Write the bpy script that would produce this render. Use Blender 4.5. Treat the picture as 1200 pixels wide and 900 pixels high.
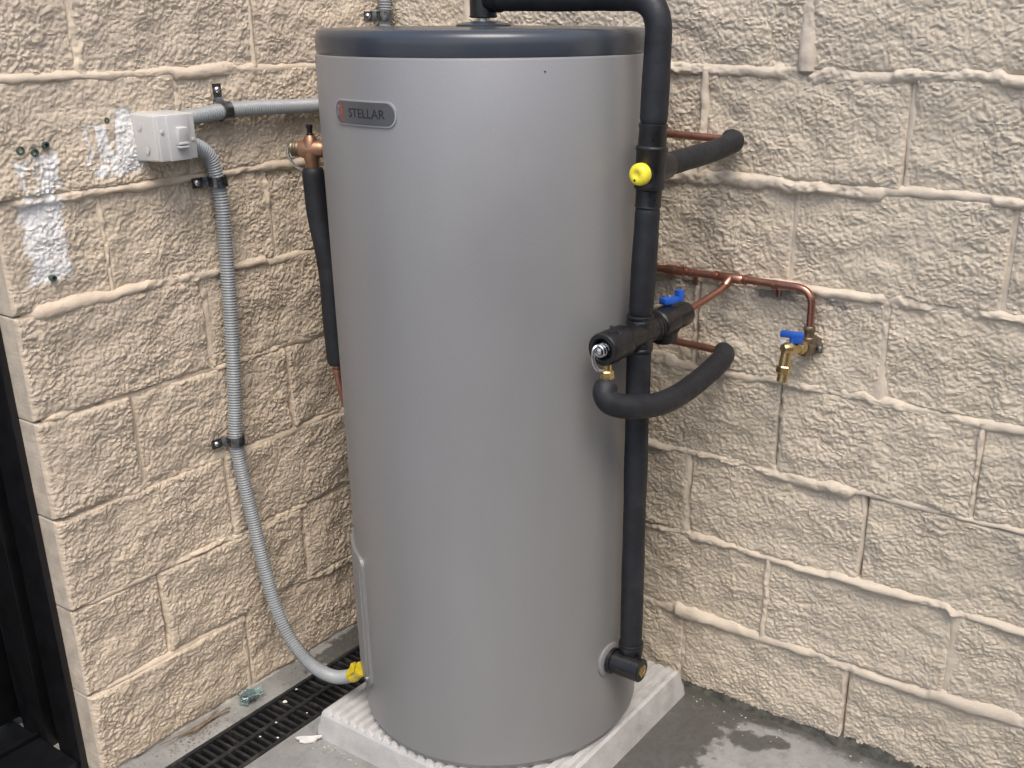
import bpy, bmesh, math, random
import numpy as np
from mathutils import Vector, Matrix

for o in list(bpy.data.objects): bpy.data.objects.remove(o)
S = bpy.context.scene
COL = S.collection
R_ = math.radians

# ------------------------------------------------------------------ camera
cam_d = bpy.data.cameras.new('camera'); cam = bpy.data.objects.new('camera', cam_d); COL.objects.link(cam)
YAW, PITCH, ROLL = 2.17921655, -0.372634, -0.0030654
fw = Vector((math.cos(PITCH)*math.cos(YAW), math.cos(PITCH)*math.sin(YAW), math.sin(PITCH)))
rt = Vector((math.sin(YAW), -math.cos(YAW), 0)); up = rt.cross(fw)
r2 = rt*math.cos(ROLL)+up*math.sin(ROLL); u2 = -rt*math.sin(ROLL)+up*math.cos(ROLL)
M = Matrix((r2, u2, -fw)).transposed().to_4x4(); M.translation = (1.84662, -1.95232, 1.50262)
cam.matrix_world = M
cam_d.sensor_width = 36; cam_d.lens = 36*1251.764/1200
cam_d.shift_x = (600-656.816)/1200; cam_d.shift_y = (504.149-450)/1200
cam_d.clip_start = .02; cam_d.clip_end = 500
S.camera = cam
S.render.resolution_x = 1024; S.render.resolution_y = 768

# ------------------------------------------------------------------ sky, sun, exposure
SUN_AZ, SUN_EL = R_(-46), R_(60)          # direction towards the sun (azimuth from +x, ccw)
W = bpy.data.worlds.new('World'); S.world = W; W.use_nodes = True
nt = W.node_tree; bg = nt.nodes['Background']
sky = nt.nodes.new('ShaderNodeTexSky'); sky.sky_type = 'NISHITA'; sky.sun_disc = False
sky.sun_elevation = SUN_EL; sky.sun_rotation = math.pi/2 - SUN_AZ
sky.air_density = .85; sky.dust_density = 3.5; sky.ozone_density = .7
nt.links.new(sky.outputs[0], bg.inputs[0]); bg.inputs[1].default_value = .15
sd = bpy.data.lights.new('sun', 'SUN'); sun = bpy.data.objects.new('sun', sd); COL.objects.link(sun)
sd.energy = 1.0; sd.angle = R_(30); sd.color = (1, .96, .90)
sv = Vector((math.cos(SUN_EL)*math.cos(SUN_AZ), math.cos(SUN_EL)*math.sin(SUN_AZ), math.sin(SUN_EL)))
sun.rotation_euler = sv.to_track_quat('Z', 'Y').to_euler(); sun.location = sv*8
S.view_settings.view_transform = 'Standard'; S.view_settings.look = 'None'
S.view_settings.gamma = 1; S.view_settings.use_curve_mapping = False
S.view_settings.exposure = 0.84
S.cycles.max_bounces = 6; S.cycles.diffuse_bounces = 3; S.cycles.glossy_bounces = 3; S.cycles.transmission_bounces = 5

# ------------------------------------------------------------------ noise
_rng = np.random.RandomState(7)
_perm = _rng.permutation(256); _perm = np.concatenate([_perm, _perm, _perm])
_ga = _rng.rand(256)*2*np.pi; _gx, _gy = np.cos(_ga), np.sin(_ga)
def perlin(x, y):
    xi = np.floor(x).astype(int); yi = np.floor(y).astype(int); xf = x-xi; yf = y-yi
    u = xf**3*(xf*(xf*6-15)+10); v = yf**3*(yf*(yf*6-15)+10)
    def g(ix, iy, dx, dy):
        h = _perm[(_perm[ix & 255]+iy) & 255]; return _gx[h]*dx+_gy[h]*dy
    a = g(xi, yi, xf, yf); b = g(xi+1, yi, xf-1, yf); c = g(xi, yi+1, xf, yf-1); d = g(xi+1, yi+1, xf-1, yf-1)
    return ((a+(b-a)*u) + ((c+(d-c)*u)-(a+(b-a)*u))*v)*1.45
_wx, _wy, _wh = _rng.rand(65536), _rng.rand(65536), _rng.rand(65536)
def cells(x, y):
    """rounded grains: squared distance to the nearest scattered point, and a random height per grain"""
    xi = np.floor(x).astype(int); yi = np.floor(y).astype(int); best = np.full(x.shape, 9.0); hh = np.zeros(x.shape)
    for i in (-1, 0, 1):
        for j in (-1, 0, 1):
            k = ((xi+i)*7919+(yi+j)*104729) & 65535
            d = (xi+i+_wx[k]-x)**2+(yi+j+_wy[k]-y)**2; m = d < best
            best = np.where(m, d, best); hh = np.where(m, _wh[k], hh)
    return np.sqrt(best), hh
def sstep(a, b, x):
    t = np.clip((x-a)/(b-a), 0, 1); return t*t*(3-2*t)

# ------------------------------------------------------------------ mesh helpers (all take world coordinates)
WL = {}
def wloc(o): return WL.get(o.name, Vector((0, 0, 0)))
def mesh_obj(name, V, F, mat, parent=None, smooth=40, base=False):
    V = np.asarray(V, dtype=np.float64); lo, hi = V.min(0), V.max(0)
    c = Vector(((lo[0]+hi[0])/2, (lo[1]+hi[1])/2, lo[2] if (base or parent is None) else (lo[2]+hi[2])/2))
    me = bpy.data.meshes.new(name)
    if isinstance(F, np.ndarray):
        n, k = F.shape
        me.vertices.add(len(V)); me.vertices.foreach_set('co', (V-np.array(c)).astype(np.float32).ravel())
        me.loops.add(n*k); me.loops.foreach_set('vertex_index', F.astype(np.int32).ravel())
        me.polygons.add(n); me.polygons.foreach_set('loop_start', np.arange(0, n*k, k, dtype=np.int32))
        me.update(calc_edges=True); me.validate()
    else:
        me.from_pydata([tuple(v) for v in (V-np.array(c))], [], [tuple(f) for f in F]); me.update()
    if smooth:
        me.polygons.foreach_set('use_smooth', np.ones(len(me.polygons), dtype=bool))
        if smooth < 180: me.set_sharp_from_angle(angle=R_(smooth))
    if mat: me.materials.append(mat)
    o = bpy.data.objects.new(name, me); COL.objects.link(o)
    if parent is not None: o.parent = parent; o.location = c-wloc(parent)
    else: o.location = c
    WL[o.name] = c
    return o
def join(*parts):
    V = []; F = []
    for v, f in parts:
        n = len(V); V += [tuple(a) for a in v]; F += [tuple(int(i)+n for i in q) for q in f]
    return V, F
def tag(o, label=None, cat=None, group=None, kind=None):
    if label: o['label'] = label
    if cat: o['category'] = cat
    if group: o['group'] = group
    if kind: o['kind'] = kind
    return o
def thing(name, loc, label, cat, group=None):
    o = bpy.data.objects.new(name, None); COL.objects.link(o); o.location = loc; o.empty_display_size = .05
    WL[o.name] = Vector(loc); return tag(o, label, cat, group)
def part(name, vf, mat, parent, smooth=40): return mesh_obj(name, vf[0], vf[1], mat, parent, smooth)

def frame_of(d):
    d = Vector(d).normalized(); a = Vector((0, 0, 1)) if abs(d.z) < .9 else Vector((1, 0, 0))
    u = d.cross(a).normalized(); return d, u, d.cross(u).normalized()
def lathe(org, axis, prof, n=28, rot=0, cap=True, sy=1.0):
    d, u, v = frame_of(axis); org = Vector(org); V = []; F = []
    for t, r in prof:
        for i in range(n):
            a = 2*math.pi*i/n+rot; V.append(org+d*t+u*(r*math.cos(a))+v*(r*math.sin(a)*sy))
    for k in range(len(prof)-1):
        for i in range(n):
            j = (i+1) % n; F.append((k*n+i, k*n+j, (k+1)*n+j, (k+1)*n+i))
    if cap:
        F.append(tuple(range(n-1, -1, -1))); F.append(tuple((len(prof)-1)*n+i for i in range(n)))
    return V, F
def spline(pts, step=.004):
    P = [Vector(p) for p in pts]; P = [P[0]*2-P[1]]+P+[P[-1]*2-P[-2]]; out = []
    for i in range(1, len(P)-2):
        a, b, c, d = P[i-1:i+3]; n = max(2, int((c-b).length/step))
        for k in range(n):
            t = k/n; out.append(.5*((2*b)+(c-a)*t+(2*a-5*b+4*c-d)*t*t+(3*b-a-3*c+d)*t**3))
    out.append(P[-2]); return out
def bent(pts, rad, step=.004):
    """straight runs joined by circular-ish bends of radius rad"""
    P = [Vector(p) for p in pts]; out = [P[0]]
    for i in range(1, len(P)-1):
        a = (P[i-1]-P[i]).normalized(); b = (P[i+1]-P[i]).normalized()
        r = rad[i-1] if isinstance(rad, (list, tuple)) else rad
        s, e = P[i]+a*r, P[i]+b*r
        for k in range(11):
            t = k/10; out.append(s*(1-t)**2+P[i]*2*t*(1-t)+e*t*t)
    out.append(P[-1]); res = [out[0]]
    for q in out[1:]:
        d = (q-res[-1]).length; n = max(1, int(d/step)); p0 = res[-1].copy()
        for k in range(1, n+1): res.append(p0.lerp(q, k/n))
    return res
def tube(path, rad, n=16, cap=True, sq=1.0):
    P = [Vector(p) for p in path]; m = len(P); V = []; F = []
    T = [((P[min(i+1, m-1)]-P[max(i-1, 0)]).normalized()) for i in range(m)]
    _, u, _ = frame_of(T[0])
    for i in range(m):
        u = (u-T[i]*u.dot(T[i])).normalized(); v = T[i].cross(u)
        r = rad(i/(m-1)) if callable(rad) else (rad[i] if hasattr(rad, '__len__') else rad)
        for k in range(n):
            a = 2*math.pi*k/n; V.append(P[i]+u*(r*math.cos(a))+v*(r*math.sin(a)*sq))
    for i in range(m-1):
        for k in range(n):
            j = (k+1) % n; F.append((i*n+k, i*n+j, (i+1)*n+j, (i+1)*n+k))
    if cap: F.append(tuple(range(n-1, -1, -1))); F.append(tuple((m-1)*n+i for i in range(n)))
    return V, F
def rbox(c, s, bev=.002, seg=2, mat3=None, taper=None):
    bm = bmesh.new(); bmesh.ops.create_cube(bm, size=1)
    for v in bm.verts:
        v.co = Vector((v.co.x*s[0], v.co.y*s[1], v.co.z*s[2]))
    if taper: taper(bm)
    if bev: bmesh.ops.bevel(bm, geom=bm.edges[:], offset=bev, segments=seg, affect='EDGES', profile=.5)
    if mat3: bmesh.ops.transform(bm, matrix=mat3.to_4x4(), verts=bm.verts[:])
    V = [v.co+Vector(c) for v in bm.verts]; bm.verts.index_update()
    F = [tuple(v.index for v in f.verts) for f in bm.faces]; bm.free(); return V, F
def bump_end(r, k=.3): return [(0, r*(1-k)), (r*k*.3, r*(1-k*.3)), (r*k, r)]

# ------------------------------------------------------------------ materials
def new_mat(name):
    m = bpy.data.materials.new(name); m.use_nodes = True; t = m.node_tree
    return m, t, t.nodes['Principled BSDF']
def N(t, typ, **kw):
    n = t.nodes.new(typ)
    for k, v in kw.items(): setattr(n, k, v)
    return n
def setin(t, n, i, v):
    if hasattr(v, 'is_output') or isinstance(v, bpy.types.NodeSocket): t.links.new(v, n.inputs[i])
    else: n.inputs[i].default_value = v
def mth(t, op, a, b=0.0, c=None):
    n = N(t, 'ShaderNodeMath', operation=op); setin(t, n, 0, a); setin(t, n, 1, b)
    if c is not None: setin(t, n, 2, c)
    return n.outputs[0]
def noise(t, vec, scale, detail=3, rough=.55, dist=0):
    n = N(t, 'ShaderNodeTexNoise'); t.links.new(vec, n.inputs['Vector'])
    n.inputs['Scale'].default_value = scale; n.inputs['Detail'].default_value = detail
    n.inputs['Roughness'].default_value = rough; n.inputs['Distortion'].default_value = dist
    return n.outputs['Fac']
def maprange(t, v, a, b, c=0.0, d=1.0, smooth=True):
    n = N(t, 'ShaderNodeMapRange'); n.interpolation_type = 'SMOOTHSTEP' if smooth else 'LINEAR'
    setin(t, n, 0, v)
    for i, x in enumerate((a, b, c, d)): n.inputs[1+i].default_value = x
    return n.outputs[0]
def mixc(t, f, a, b, mode='MIX'):
    n = N(t, 'ShaderNodeMix', data_type='RGBA', blend_type=mode); setin(t, n, 0, f)
    for i, x in ((6, a), (7, b)):
        if isinstance(x, tuple): n.inputs[i].default_value = (*x, 1) if len(x) == 3 else x
        else: t.links.new(x, n.inputs[i])
    return n.outputs[2]
def bump(t, b, h, strength, dist):
    n = N(t, 'ShaderNodeBump'); n.inputs['Strength'].default_value = strength; n.inputs['Distance'].default_value = dist
    t.links.new(h, n.inputs['Height']); t.links.new(n.outputs[0], b.inputs['Normal'])
def pos(t): return N(t, 'ShaderNodeNewGeometry').outputs['Position']
def scaled(t, v, s):
    n = N(t, 'ShaderNodeVectorMath', operation='MULTIPLY'); t.links.new(v, n.inputs[0]); n.inputs[1].default_value = s
    return n.outputs[0]

def simple(name, col, rough=.5, metal=0.0, var=.15, vscale=40, bmp=0.0, bscale=200, rvar=.1, coat=0, spec=.5, dirt=None):
    m, t, b = new_mat(name); p = pos(t)
    f = noise(t, p, vscale, 4)
    lo = tuple(c*(1-var) for c in col); hi = tuple(min(1, c*(1+var)) for c in col)
    c = mixc(t, maprange(t, f, .3, .7), lo, hi)
    if dirt:
        g = noise(t, p, vscale*.35, 6, .65); c = mixc(t, mth(t, 'MULTIPLY', maprange(t, g, .5, .72), dirt[1]), c, dirt[0])
    t.links.new(c, b.inputs['Base Color'])
    r = noise(t, p, vscale*2.3, 3); t.links.new(maprange(t, r, .25, .75, max(0.02, rough-rvar), min(1, rough+rvar)), b.inputs['Roughness'])
    b.inputs['Metallic'].default_value = metal; b.inputs['Coat Weight'].default_value = coat
    b.inputs['Specular IOR Level'].default_value = spec
    if bmp: bump(t, b, noise(t, p, bscale, 4), bmp, .002)
    return m

def paint_mat(name, colA, colB, colC, patches=False, fine=.85):
    """masonry paint: warm and grey zones, thin worn spots, fine relief; optional bare white scars"""
    m, t, b = new_mat(name); p = pos(t)
    big = noise(t, p, 3.2, 2, .5); mid = noise(t, p, 17, 4, .65, .4)
    c = mixc(t, maprange(t, big, .35, .66), colA, colB)
    oi = N(t, 'ShaderNodeObjectInfo').outputs['Random']
    c = mixc(t, mth(t, 'MULTIPLY', oi, .22), c, tuple(x*y for x, y in zip(colA, (.80, .82, .86))))
    c = mixc(t, mth(t, 'MULTIPLY', maprange(t, mid, .50, .74), .6), c, colC)
    c = mixc(t, mth(t, 'MULTIPLY', maprange(t, mid, .50, .28), .35), c, tuple(x*.74 for x in colA))
    if patches == 'R':                                            # bare dark spots where paint came away at the pipe
        sep = N(t, 'ShaderNodeSeparateXYZ'); t.links.new(p, sep.inputs[0]); x, z = sep.outputs[0], sep.outputs[2]
        wb = mth(t, 'MULTIPLY', mth(t, 'SUBTRACT', noise(t, p, 45, 3, .6), .5), .05)
        for (x0, x1, z0, z1) in ((.80, .85, .972, .998), (.965, 1.065, .970, .997), (1.115, 1.165, .970, .990)):
            d = mth(t, 'MAXIMUM', mth(t, 'DIVIDE', mth(t, 'ABSOLUTE', mth(t, 'SUBTRACT', x, (x0+x1)/2)), (x1-x0)/2), mth(t, 'DIVIDE', mth(t, 'ABSOLUTE', mth(t, 'SUBTRACT', mth(t, 'ADD', z, wb), (z0+z1)/2)), (z1-z0)/2))
            c = mixc(t, mth(t, 'MULTIPLY', maprange(t, mth(t, 'ADD', d, mth(t, 'MULTIPLY', wb, 34)), .80, 1.0, 1, 0), .65), c, (.13, .125, .12))
    elif patches:
        sep = N(t, 'ShaderNodeSeparateXYZ'); t.links.new(p, sep.inputs[0]); y, z = sep.outputs[1], sep.outputs[2]
        wob = noise(t, p, 26, 2, .6); wb = mth(t, 'MULTIPLY', mth(t, 'SUBTRACT', wob, .5), .05)
        y = mth(t, 'ADD', y, wb); z2 = mth(t, 'ADD', z, wb)
        def box(y0, y1, z0, z1, s=.006):
            a = mth(t, 'MULTIPLY', maprange(t, y, y0-s, y0+s), maprange(t, y, y1-s, y1+s, 1, 0))
            return mth(t, 'MULTIPLY', a, mth(t, 'MULTIPLY', maprange(t, z2, z0-s, z0+s), maprange(t, z2, z1-s, z1+s, 1, 0)))
        st = noise(t, scaled(t, p, (60, 60, 14)), 1, 2, .6, .3)
        gr = noise(t, p, 85, 2, .65)
        rag = maprange(t, st, .44, .50); sol = maprange(t, gr, .28, .40)
        k = mth(t, 'MULTIPLY', box(-.948, -.874, 1.195, 1.272), rag)
        k = mth(t, 'MAXIMUM', k, mth(t, 'MULTIPLY', box(-.955, -.878, 1.052, 1.196), sol))
        k = mth(t, 'MAXIMUM', k, mth(t, 'MULTIPLY', box(-.808, -.735, 1.225, 1.312), rag))
        k = mth(t, 'MAXIMUM', k, mth(t, 'MULTIPLY', box(-.752, -.700, 1.225, 1.335), sol))
        c = mixc(t, k, c, (.86, .855, .83))
        # paler worn halo where old brackets were
        hal = box(-.98, -.69, 1.03, 1.33, .04)
        c = mixc(t, mth(t, 'MULTIPLY', hal, .18), c, (.70, .58, .40))
    t.links.new(c, b.inputs['Base Color'])
    b.inputs['Roughness'].default_value = .78; b.inputs['Specular IOR Level'].default_value = .2
    h = noise(t, p, 190, 5, .75, 0)
    bump(t, b, h, fine, .0035)
    return m
MAT = {}
MAT['blockL'] = paint_mat('wall_paint_lit_warm', (.60, .500, .378), (.64, .535, .405), (.68, .57, .41), True)  # one paint on both walls; warmer light of this side put into the colour
MAT['blockR'] = paint_mat('wall_paint_lit_grey', (.580, .502, .393), (.62, .540, .420), (.67, .575, .42), 'R')  # same paint, with the greyer light of this side put into the colour
MAT['mortL'] = paint_mat('mortar_paint_lit_warm', (.590, .492, .375), (.63, .527, .40), (.665, .56, .405), True, .45)  # mortar tone holds the same warm light as its blocks
MAT['mortR'] = paint_mat('mortar_paint_lit_grey', (.560, .488, .388), (.60, .522, .412), (.65, .57, .45), False, .45)  # mortar tone holds the same greyer light as its blocks
MAT['blockend'] = simple('bare_block', (.42, .365, .29), .8, 0, .15, 30, .5, 220)
MAT['core'] = simple('wall_core', (.30, .25, .19), .8)

def concrete_mat():
    m, t, b = new_mat('concrete'); p = pos(t)
    a = noise(t, p, 5, 5, .6); f = noise(t, p, 60, 5, .7); g = noise(t, p, 380, 3, .6)
    c = mixc(t, maprange(t, a, .3, .7), (.20, .20, .188), (.30, .30, .282))
    c = mixc(t, mth(t, 'MULTIPLY', maprange(t, f, .45, .75), .55), c, (.15, .15, .14))
    c = mixc(t, mth(t, 'MULTIPLY', maprange(t, noise(t, p, 17, 5, .7, .5), .5, .68), .5), c, (.14, .137, .125))
    c = mixc(t, mth(t, 'MULTIPLY', maprange(t, g, .6, .75), .5), c, (.48, .48, .47))
    sep = N(t, 'ShaderNodeSeparateXYZ'); t.links.new(p, sep.inputs[0]); x, y = sep.outputs[0], sep.outputs[1]
    wob = N(t, 'ShaderNodeTexNoise'); t.links.new(p, wob.inputs['Vector']); wob.inputs['Scale'].default_value = 34; wob.inputs['Detail'].default_value = 5
    w = mth(t, 'MULTIPLY', mth(t, 'SUBTRACT', wob.outputs['Fac'], .5), 1.3)
    def blob(cx, cy, rx, ry):
        dx = mth(t, 'DIVIDE', mth(t, 'SUBTRACT', x, cx), rx); dy = mth(t, 'DIVIDE', mth(t, 'SUBTRACT', y, cy), ry)
        d = mth(t, 'SQRT', mth(t, 'ADD', mth(t, 'MULTIPLY', dx, dx), mth(t, 'MULTIPLY', dy, dy)))
        return maprange(t, mth(t, 'ADD', d, w), .82, 1.06, 1, 0)
    k = blob(.905, -.20, .118, .28)
    for q in ((.955, -.055, .085, .075), (1.07, -.115, .052, .034), (1.125, -.085, .034, .022), (.88, -.46, .05, .14), (1.02, -.03, .10, .025), (.06, -.25, .05, .22)):
        k = mth(t, 'MAXIMUM', k, blob(*q))
    wet = mth(t, 'MULTIPLY', k, maprange(t, f, .3, .7, .96, .78))
    c = mixc(t, wet, c, (.066, .064, .058))
    # long damp grime line at the foot of the wall
    gl = mth(t, 'MULTIPLY', maprange(t, mth(t, 'ADD', y, mth(t, 'MULTIPLY', w, .06)), -.062, -.025), .9)
    c = mixc(t, gl, c, (.065, .065, .055))
    t.links.new(c, b.inputs['Base Color'])
    t.links.new(maprange(t, k, 0, 1, .8, .42), b.inputs['Roughness'])
    bump(t, b, mth(t, 'ADD', noise(t, p, 140, 5, .7), mth(t, 'MULTIPLY', g, .4)), .45, .003)
    return m
MAT['concrete'] = concrete_mat()
MAT['pad'] = simple('pad_concrete', (.44, .435, .42), .8, 0, .10, 22, .6, 170, dirt=((.26, .25, .23), .65))

def tank_mat():
    m, t, b = new_mat('tank_enamel'); p = pos(t)
    f = noise(t, scaled(t, p, (3, 3, .8)), 1.5, 3); fl = noise(t, p, 900, 2)
    c = mixc(t, maprange(t, f, .3, .7), (.252, .249, .245), (.274, .271, .267))
    c = mixc(t, mth(t, 'MULTIPLY', maprange(t, fl, .5, .8), .25), c, (.52, .52, .53))
    d = noise(t, p, 55, 6, .7); c = mixc(t, mth(t, 'MULTIPLY', maprange(t, d, .66, .78), .22), c, (.30, .27, .23))
    t.links.new(c, b.inputs['Base Color'])
    b.inputs['Metallic'].default_value = .30
    t.links.new(maprange(t, noise(t, p, 9, 5, .6), .3, .7, .40, .48), b.inputs['Roughness'])
    bump(t, b, noise(t, p, 700, 2), .04, .0006)
    return m
MAT['tank'] = tank_mat()
MAT['lid'] = simple('lid_plastic', (.040, .046, .056), .24, 0, .06, 8, .03, 500, .03, dirt=((.09, .09, .09), .3))
MAT['foam'] = simple('pipe_foam', (.0085, .0098, .0125), .58, 0, .25, 30, .2, 260, .08, dirt=((.028, .029, .032), .6))
MAT['black'] = simple('black_plastic', (.008, .008, .009), .34, 0, .2, 60, .05, 400, .08, dirt=((.024, .024, .025), .4))
MAT['door'] = simple('black_aluminium', (.005, .005, .006), .38, 0, .2, 10, .03, 300, .08)
MAT['copper'] = simple('copper', (.43, .215, .155), .30, .92, .10, 14, 0, 300, .05, dirt=((.26, .13, .095), .45))
MAT['brass'] = simple('brass', (.58, .43, .20), .27, .92, .08, 25, 0, 300, .05, dirt=((.34, .24, .12), .5))
MAT['bronze'] = simple('bronze', (.36, .205, .125), .40, .85, .15, 40, .1, 300, .06, dirt=((.25, .13, .08), .5))
MAT['darkbrass'] = simple('dull_brass', (.20, .16, .11), .45, .8, .25, 90, .2, 300, .1)
MAT['steel'] = simple('steel', (.62, .62, .62), .28, 1, .1, 80)
MAT['zinc'] = simple('clip_zinc', (.22, .23, .235), .24, .95, .4, 70, .1, 300, .12)
MAT['conduit'] = simple('conduit_grey', (.265, .280, .280), .45, 0, .07, 30, dirt=((.25, .25, .24), .4))
MAT['switch'] = simple('switch_plastic', (.50, .495, .47), .42, 0, .03, 30, dirt=((.46, .43, .38), .5))
MAT['blue'] = simple('blue_handle', (.012, .085, .40), .35, 0, .12, 60)
MAT['yellow'] = simple('yellow_plastic', (.83, .70, .045), .42, 0, .06, 60, dirt=((.45, .36, .04), .35))
MAT['tape'] = simple('yellow_tape', (.60, .46, .02), .45, 0, .12, 90, .2, 300)
MAT['badge'] = simple('badge_silver', (.13, .133, .14), .38, .5, .03, 6, rvar=.03)
MAT['rim'] = simple('badge_rim', (.36, .36, .37), .5, .3, .04, 20)
MAT['ink'] = simple('badge_ink', (.018, .018, .02), .45)
MAT['red'] = simple('badge_red', (.30, .075, .055), .4, .3)
MAT['badgedark'] = simple('badge_logo', (.20, .20, .215), .35, .6)
MAT['grate'] = simple('grate_plastic', (.014, .014, .015), .45, 0, .3, 60, .1, 300, .1, dirt=((.10, .095, .085), .55))
MAT['dirt'] = simple('damp_dirt', (.045, .045, .036), .75, 0, .5, 60, .6, 200)
MAT['fillet'] = simple('foot_mortar', (.36, .33, .28), .8, 0, .25, 40, .5, 150, dirt=((.14, .13, .11), .7))
MAT['grit'] = simple('grit', (.36, .35, .32), .8, 0, .6, 150)
MAT['chip'] = simple('white_chip', (.62, .61, .58), .6, 0, .06, 60)
MAT['twig'] = simple('dry_twig', (.20, .145, .095), .8, 0, .35, 80)
MAT['plug'] = simple('wall_plug', (.05, .075, .06), .5, 0, .2, 200)
MAT['hole'] = simple('hole_dark', (.012, .012, .011), .8)
MAT['glue'] = simple('grey_sealant', (.085, .085, .085), .7, 0, .3, 60, .3, 200)
gm, t_, b_ = new_mat('green_glass'); b_.inputs['Base Color'].default_value = (.62, .82, .80, 1)
b_.inputs['Transmission Weight'].default_value = .9; b_.inputs['Roughness'].default_value = .08; b_.inputs['IOR'].default_value = 1.5
MAT['glass'] = gm

# ------------------------------------------------------------------ ground
DX0, DX1 = .085, .222                        # drain slot
def quad(x0, x1, y0, y1, z):
    return [(x0, y0, z), (x1, y0, z), (x1, y1, z), (x0, y1, z)], [(0, 1, 2, 3)]
g = join(quad(-30, DX0, -30, 30, 0), quad(DX1, 30, -30, 30, 0), quad(DX0, DX1, -.03, 30, 0), quad(DX0, DX1, -30, -2.6, 0))
gr_o = mesh_obj('ground', g[0], g[1], MAT['concrete'], smooth=0); tag(gr_o, kind='structure')
gr_o['label'] = 'grey concrete slab with damp patches'

# ------------------------------------------------------------------ block walls
ZTOP = 2.0
def wall_pt(side, u, z, h):                    # u along wall from corner, h out of wall
    return np.stack([h, -u, z], -1) if side == 'L' else np.stack([u, -h, z], -1)
def relief(u, z, seed):
    ox = seed*37.13
    wx = perlin(u*30+ox, z*30+3.1)*.010; wz = perlin(u*30-ox, z*30+91.7)*.010
    U = u+wx+.25*z; Z = z*1.15+wz-.10*u
    d = perlin(U*9+ox, Z*9+40); e = perlin(U*19+ox, Z*21+70); b = perlin(U*60+ox+11, Z*70+5); c = perlin(U*170+ox, Z*185+9)
    wx2 = perlin(u*110+ox, z*110+5)*.0022; wz2 = perlin(u*110-ox, z*110+55)*.0022
    d1, h1 = cells((U+wx2)*58+ox, (Z+wz2)*68)                    # chipped facets
    d2, h2 = cells((U+wx2)*132+ox+7, (Z+wz2)*146+3)              # grains
    m = .75+.5*np.clip(perlin(u*7+ox, z*7+13)+.4, 0, 1)           # rougher and calmer zones
    return .001+m*(.0014*np.clip(1-d1, 0, 1)**1.5+.0008*h1+.0042*(1-np.minimum(d2, 1))+.0016*h2+.0010*b+.0008*c) + .0052*d + .0034*e
def block(side, u0, u1, z0, z1, mat, parent, seed, deep0=.04, deep1=.04, fine=True):
    rs = np.random.RandomState(seed)
    st = .00215 if fine else .007
    j = .002
    ua, ub, za, zb = u0+j, u1-j, z0+j, z1-j
    nu = max(4, int((ub-ua)/st)); nz = int((zb-za)/st)
    us = np.linspace(ua, ub, nu+1); zs = np.linspace(za, zb, nz+1)
    Ug, Zg = np.meshgrid(us, zs, indexing='xy')
    # wobble of the broken outline
    dn = np.minimum(np.minimum(Ug-ua, ub-Ug), np.minimum(Zg-za, zb-Zg)); de = dn+.0045*perlin(Ug*40+seed, Zg*40)*np.clip(dn/.006, 0, 1)
    f = np.sqrt(np.clip(de/.010, 0, 1))
    proud = rs.uniform(-.002, .005)
    tilt = rs.uniform(-.010, .010)*(Ug-(ua+ub)/2) + rs.uniform(-.03, .03)*(Zg-(za+zb)/2)
    H = -.003 + f*(.002+proud+tilt) + np.clip(dn/.0035, 0, 1)*relief(Ug, Zg, seed % 97)
    V = wall_pt(side, Ug, Zg, H).reshape(-1, 3)
    idx = np.arange((nu+1)*(nz+1)).reshape(nz+1, nu+1)
    q = np.stack([idx[:-1, :-1], idx[:-1, 1:], idx[1:, 1:], idx[1:, :-1]], -1).reshape(-1, 4)
    if side == 'L': q = q[:, ::-1]
    # sides
    rim = np.concatenate([idx[0, :], idx[1:, -1], idx[-1, -2::-1], idx[-2:0:-1, 0]])
    ru, rz = Ug.ravel()[rim], Zg.ravel()[rim]
    dep = -(deep0+(deep1-deep0)*(ru-ua)/(ub-ua))
    Vb = wall_pt(side, ru, rz, dep); n0 = len(V); m = len(rim); bi = n0+np.arange(m)
    s = np.stack([rim, bi, np.roll(bi, -1), np.roll(rim, -1)], -1)
    if side == 'L': s = s[:, ::-1]
    V = np.concatenate([V, Vb]); Q = np.concatenate([q, s])
    o = mesh_obj('block', V, Q, mat, parent, 55)
    if deep1 > .1:
        o.data.materials.append(MAT['blockend']); k = np.zeros(len(o.data.polygons), dtype=np.int32)
        mid = s.copy(); k[len(q):] = (np.minimum(Ug.ravel()[mid[:, 0] if side != 'L' else mid[:, 3]], 9) > ub-.001)*1
        o.data.polygons.foreach_set('material_index', k)
    return o
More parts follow.
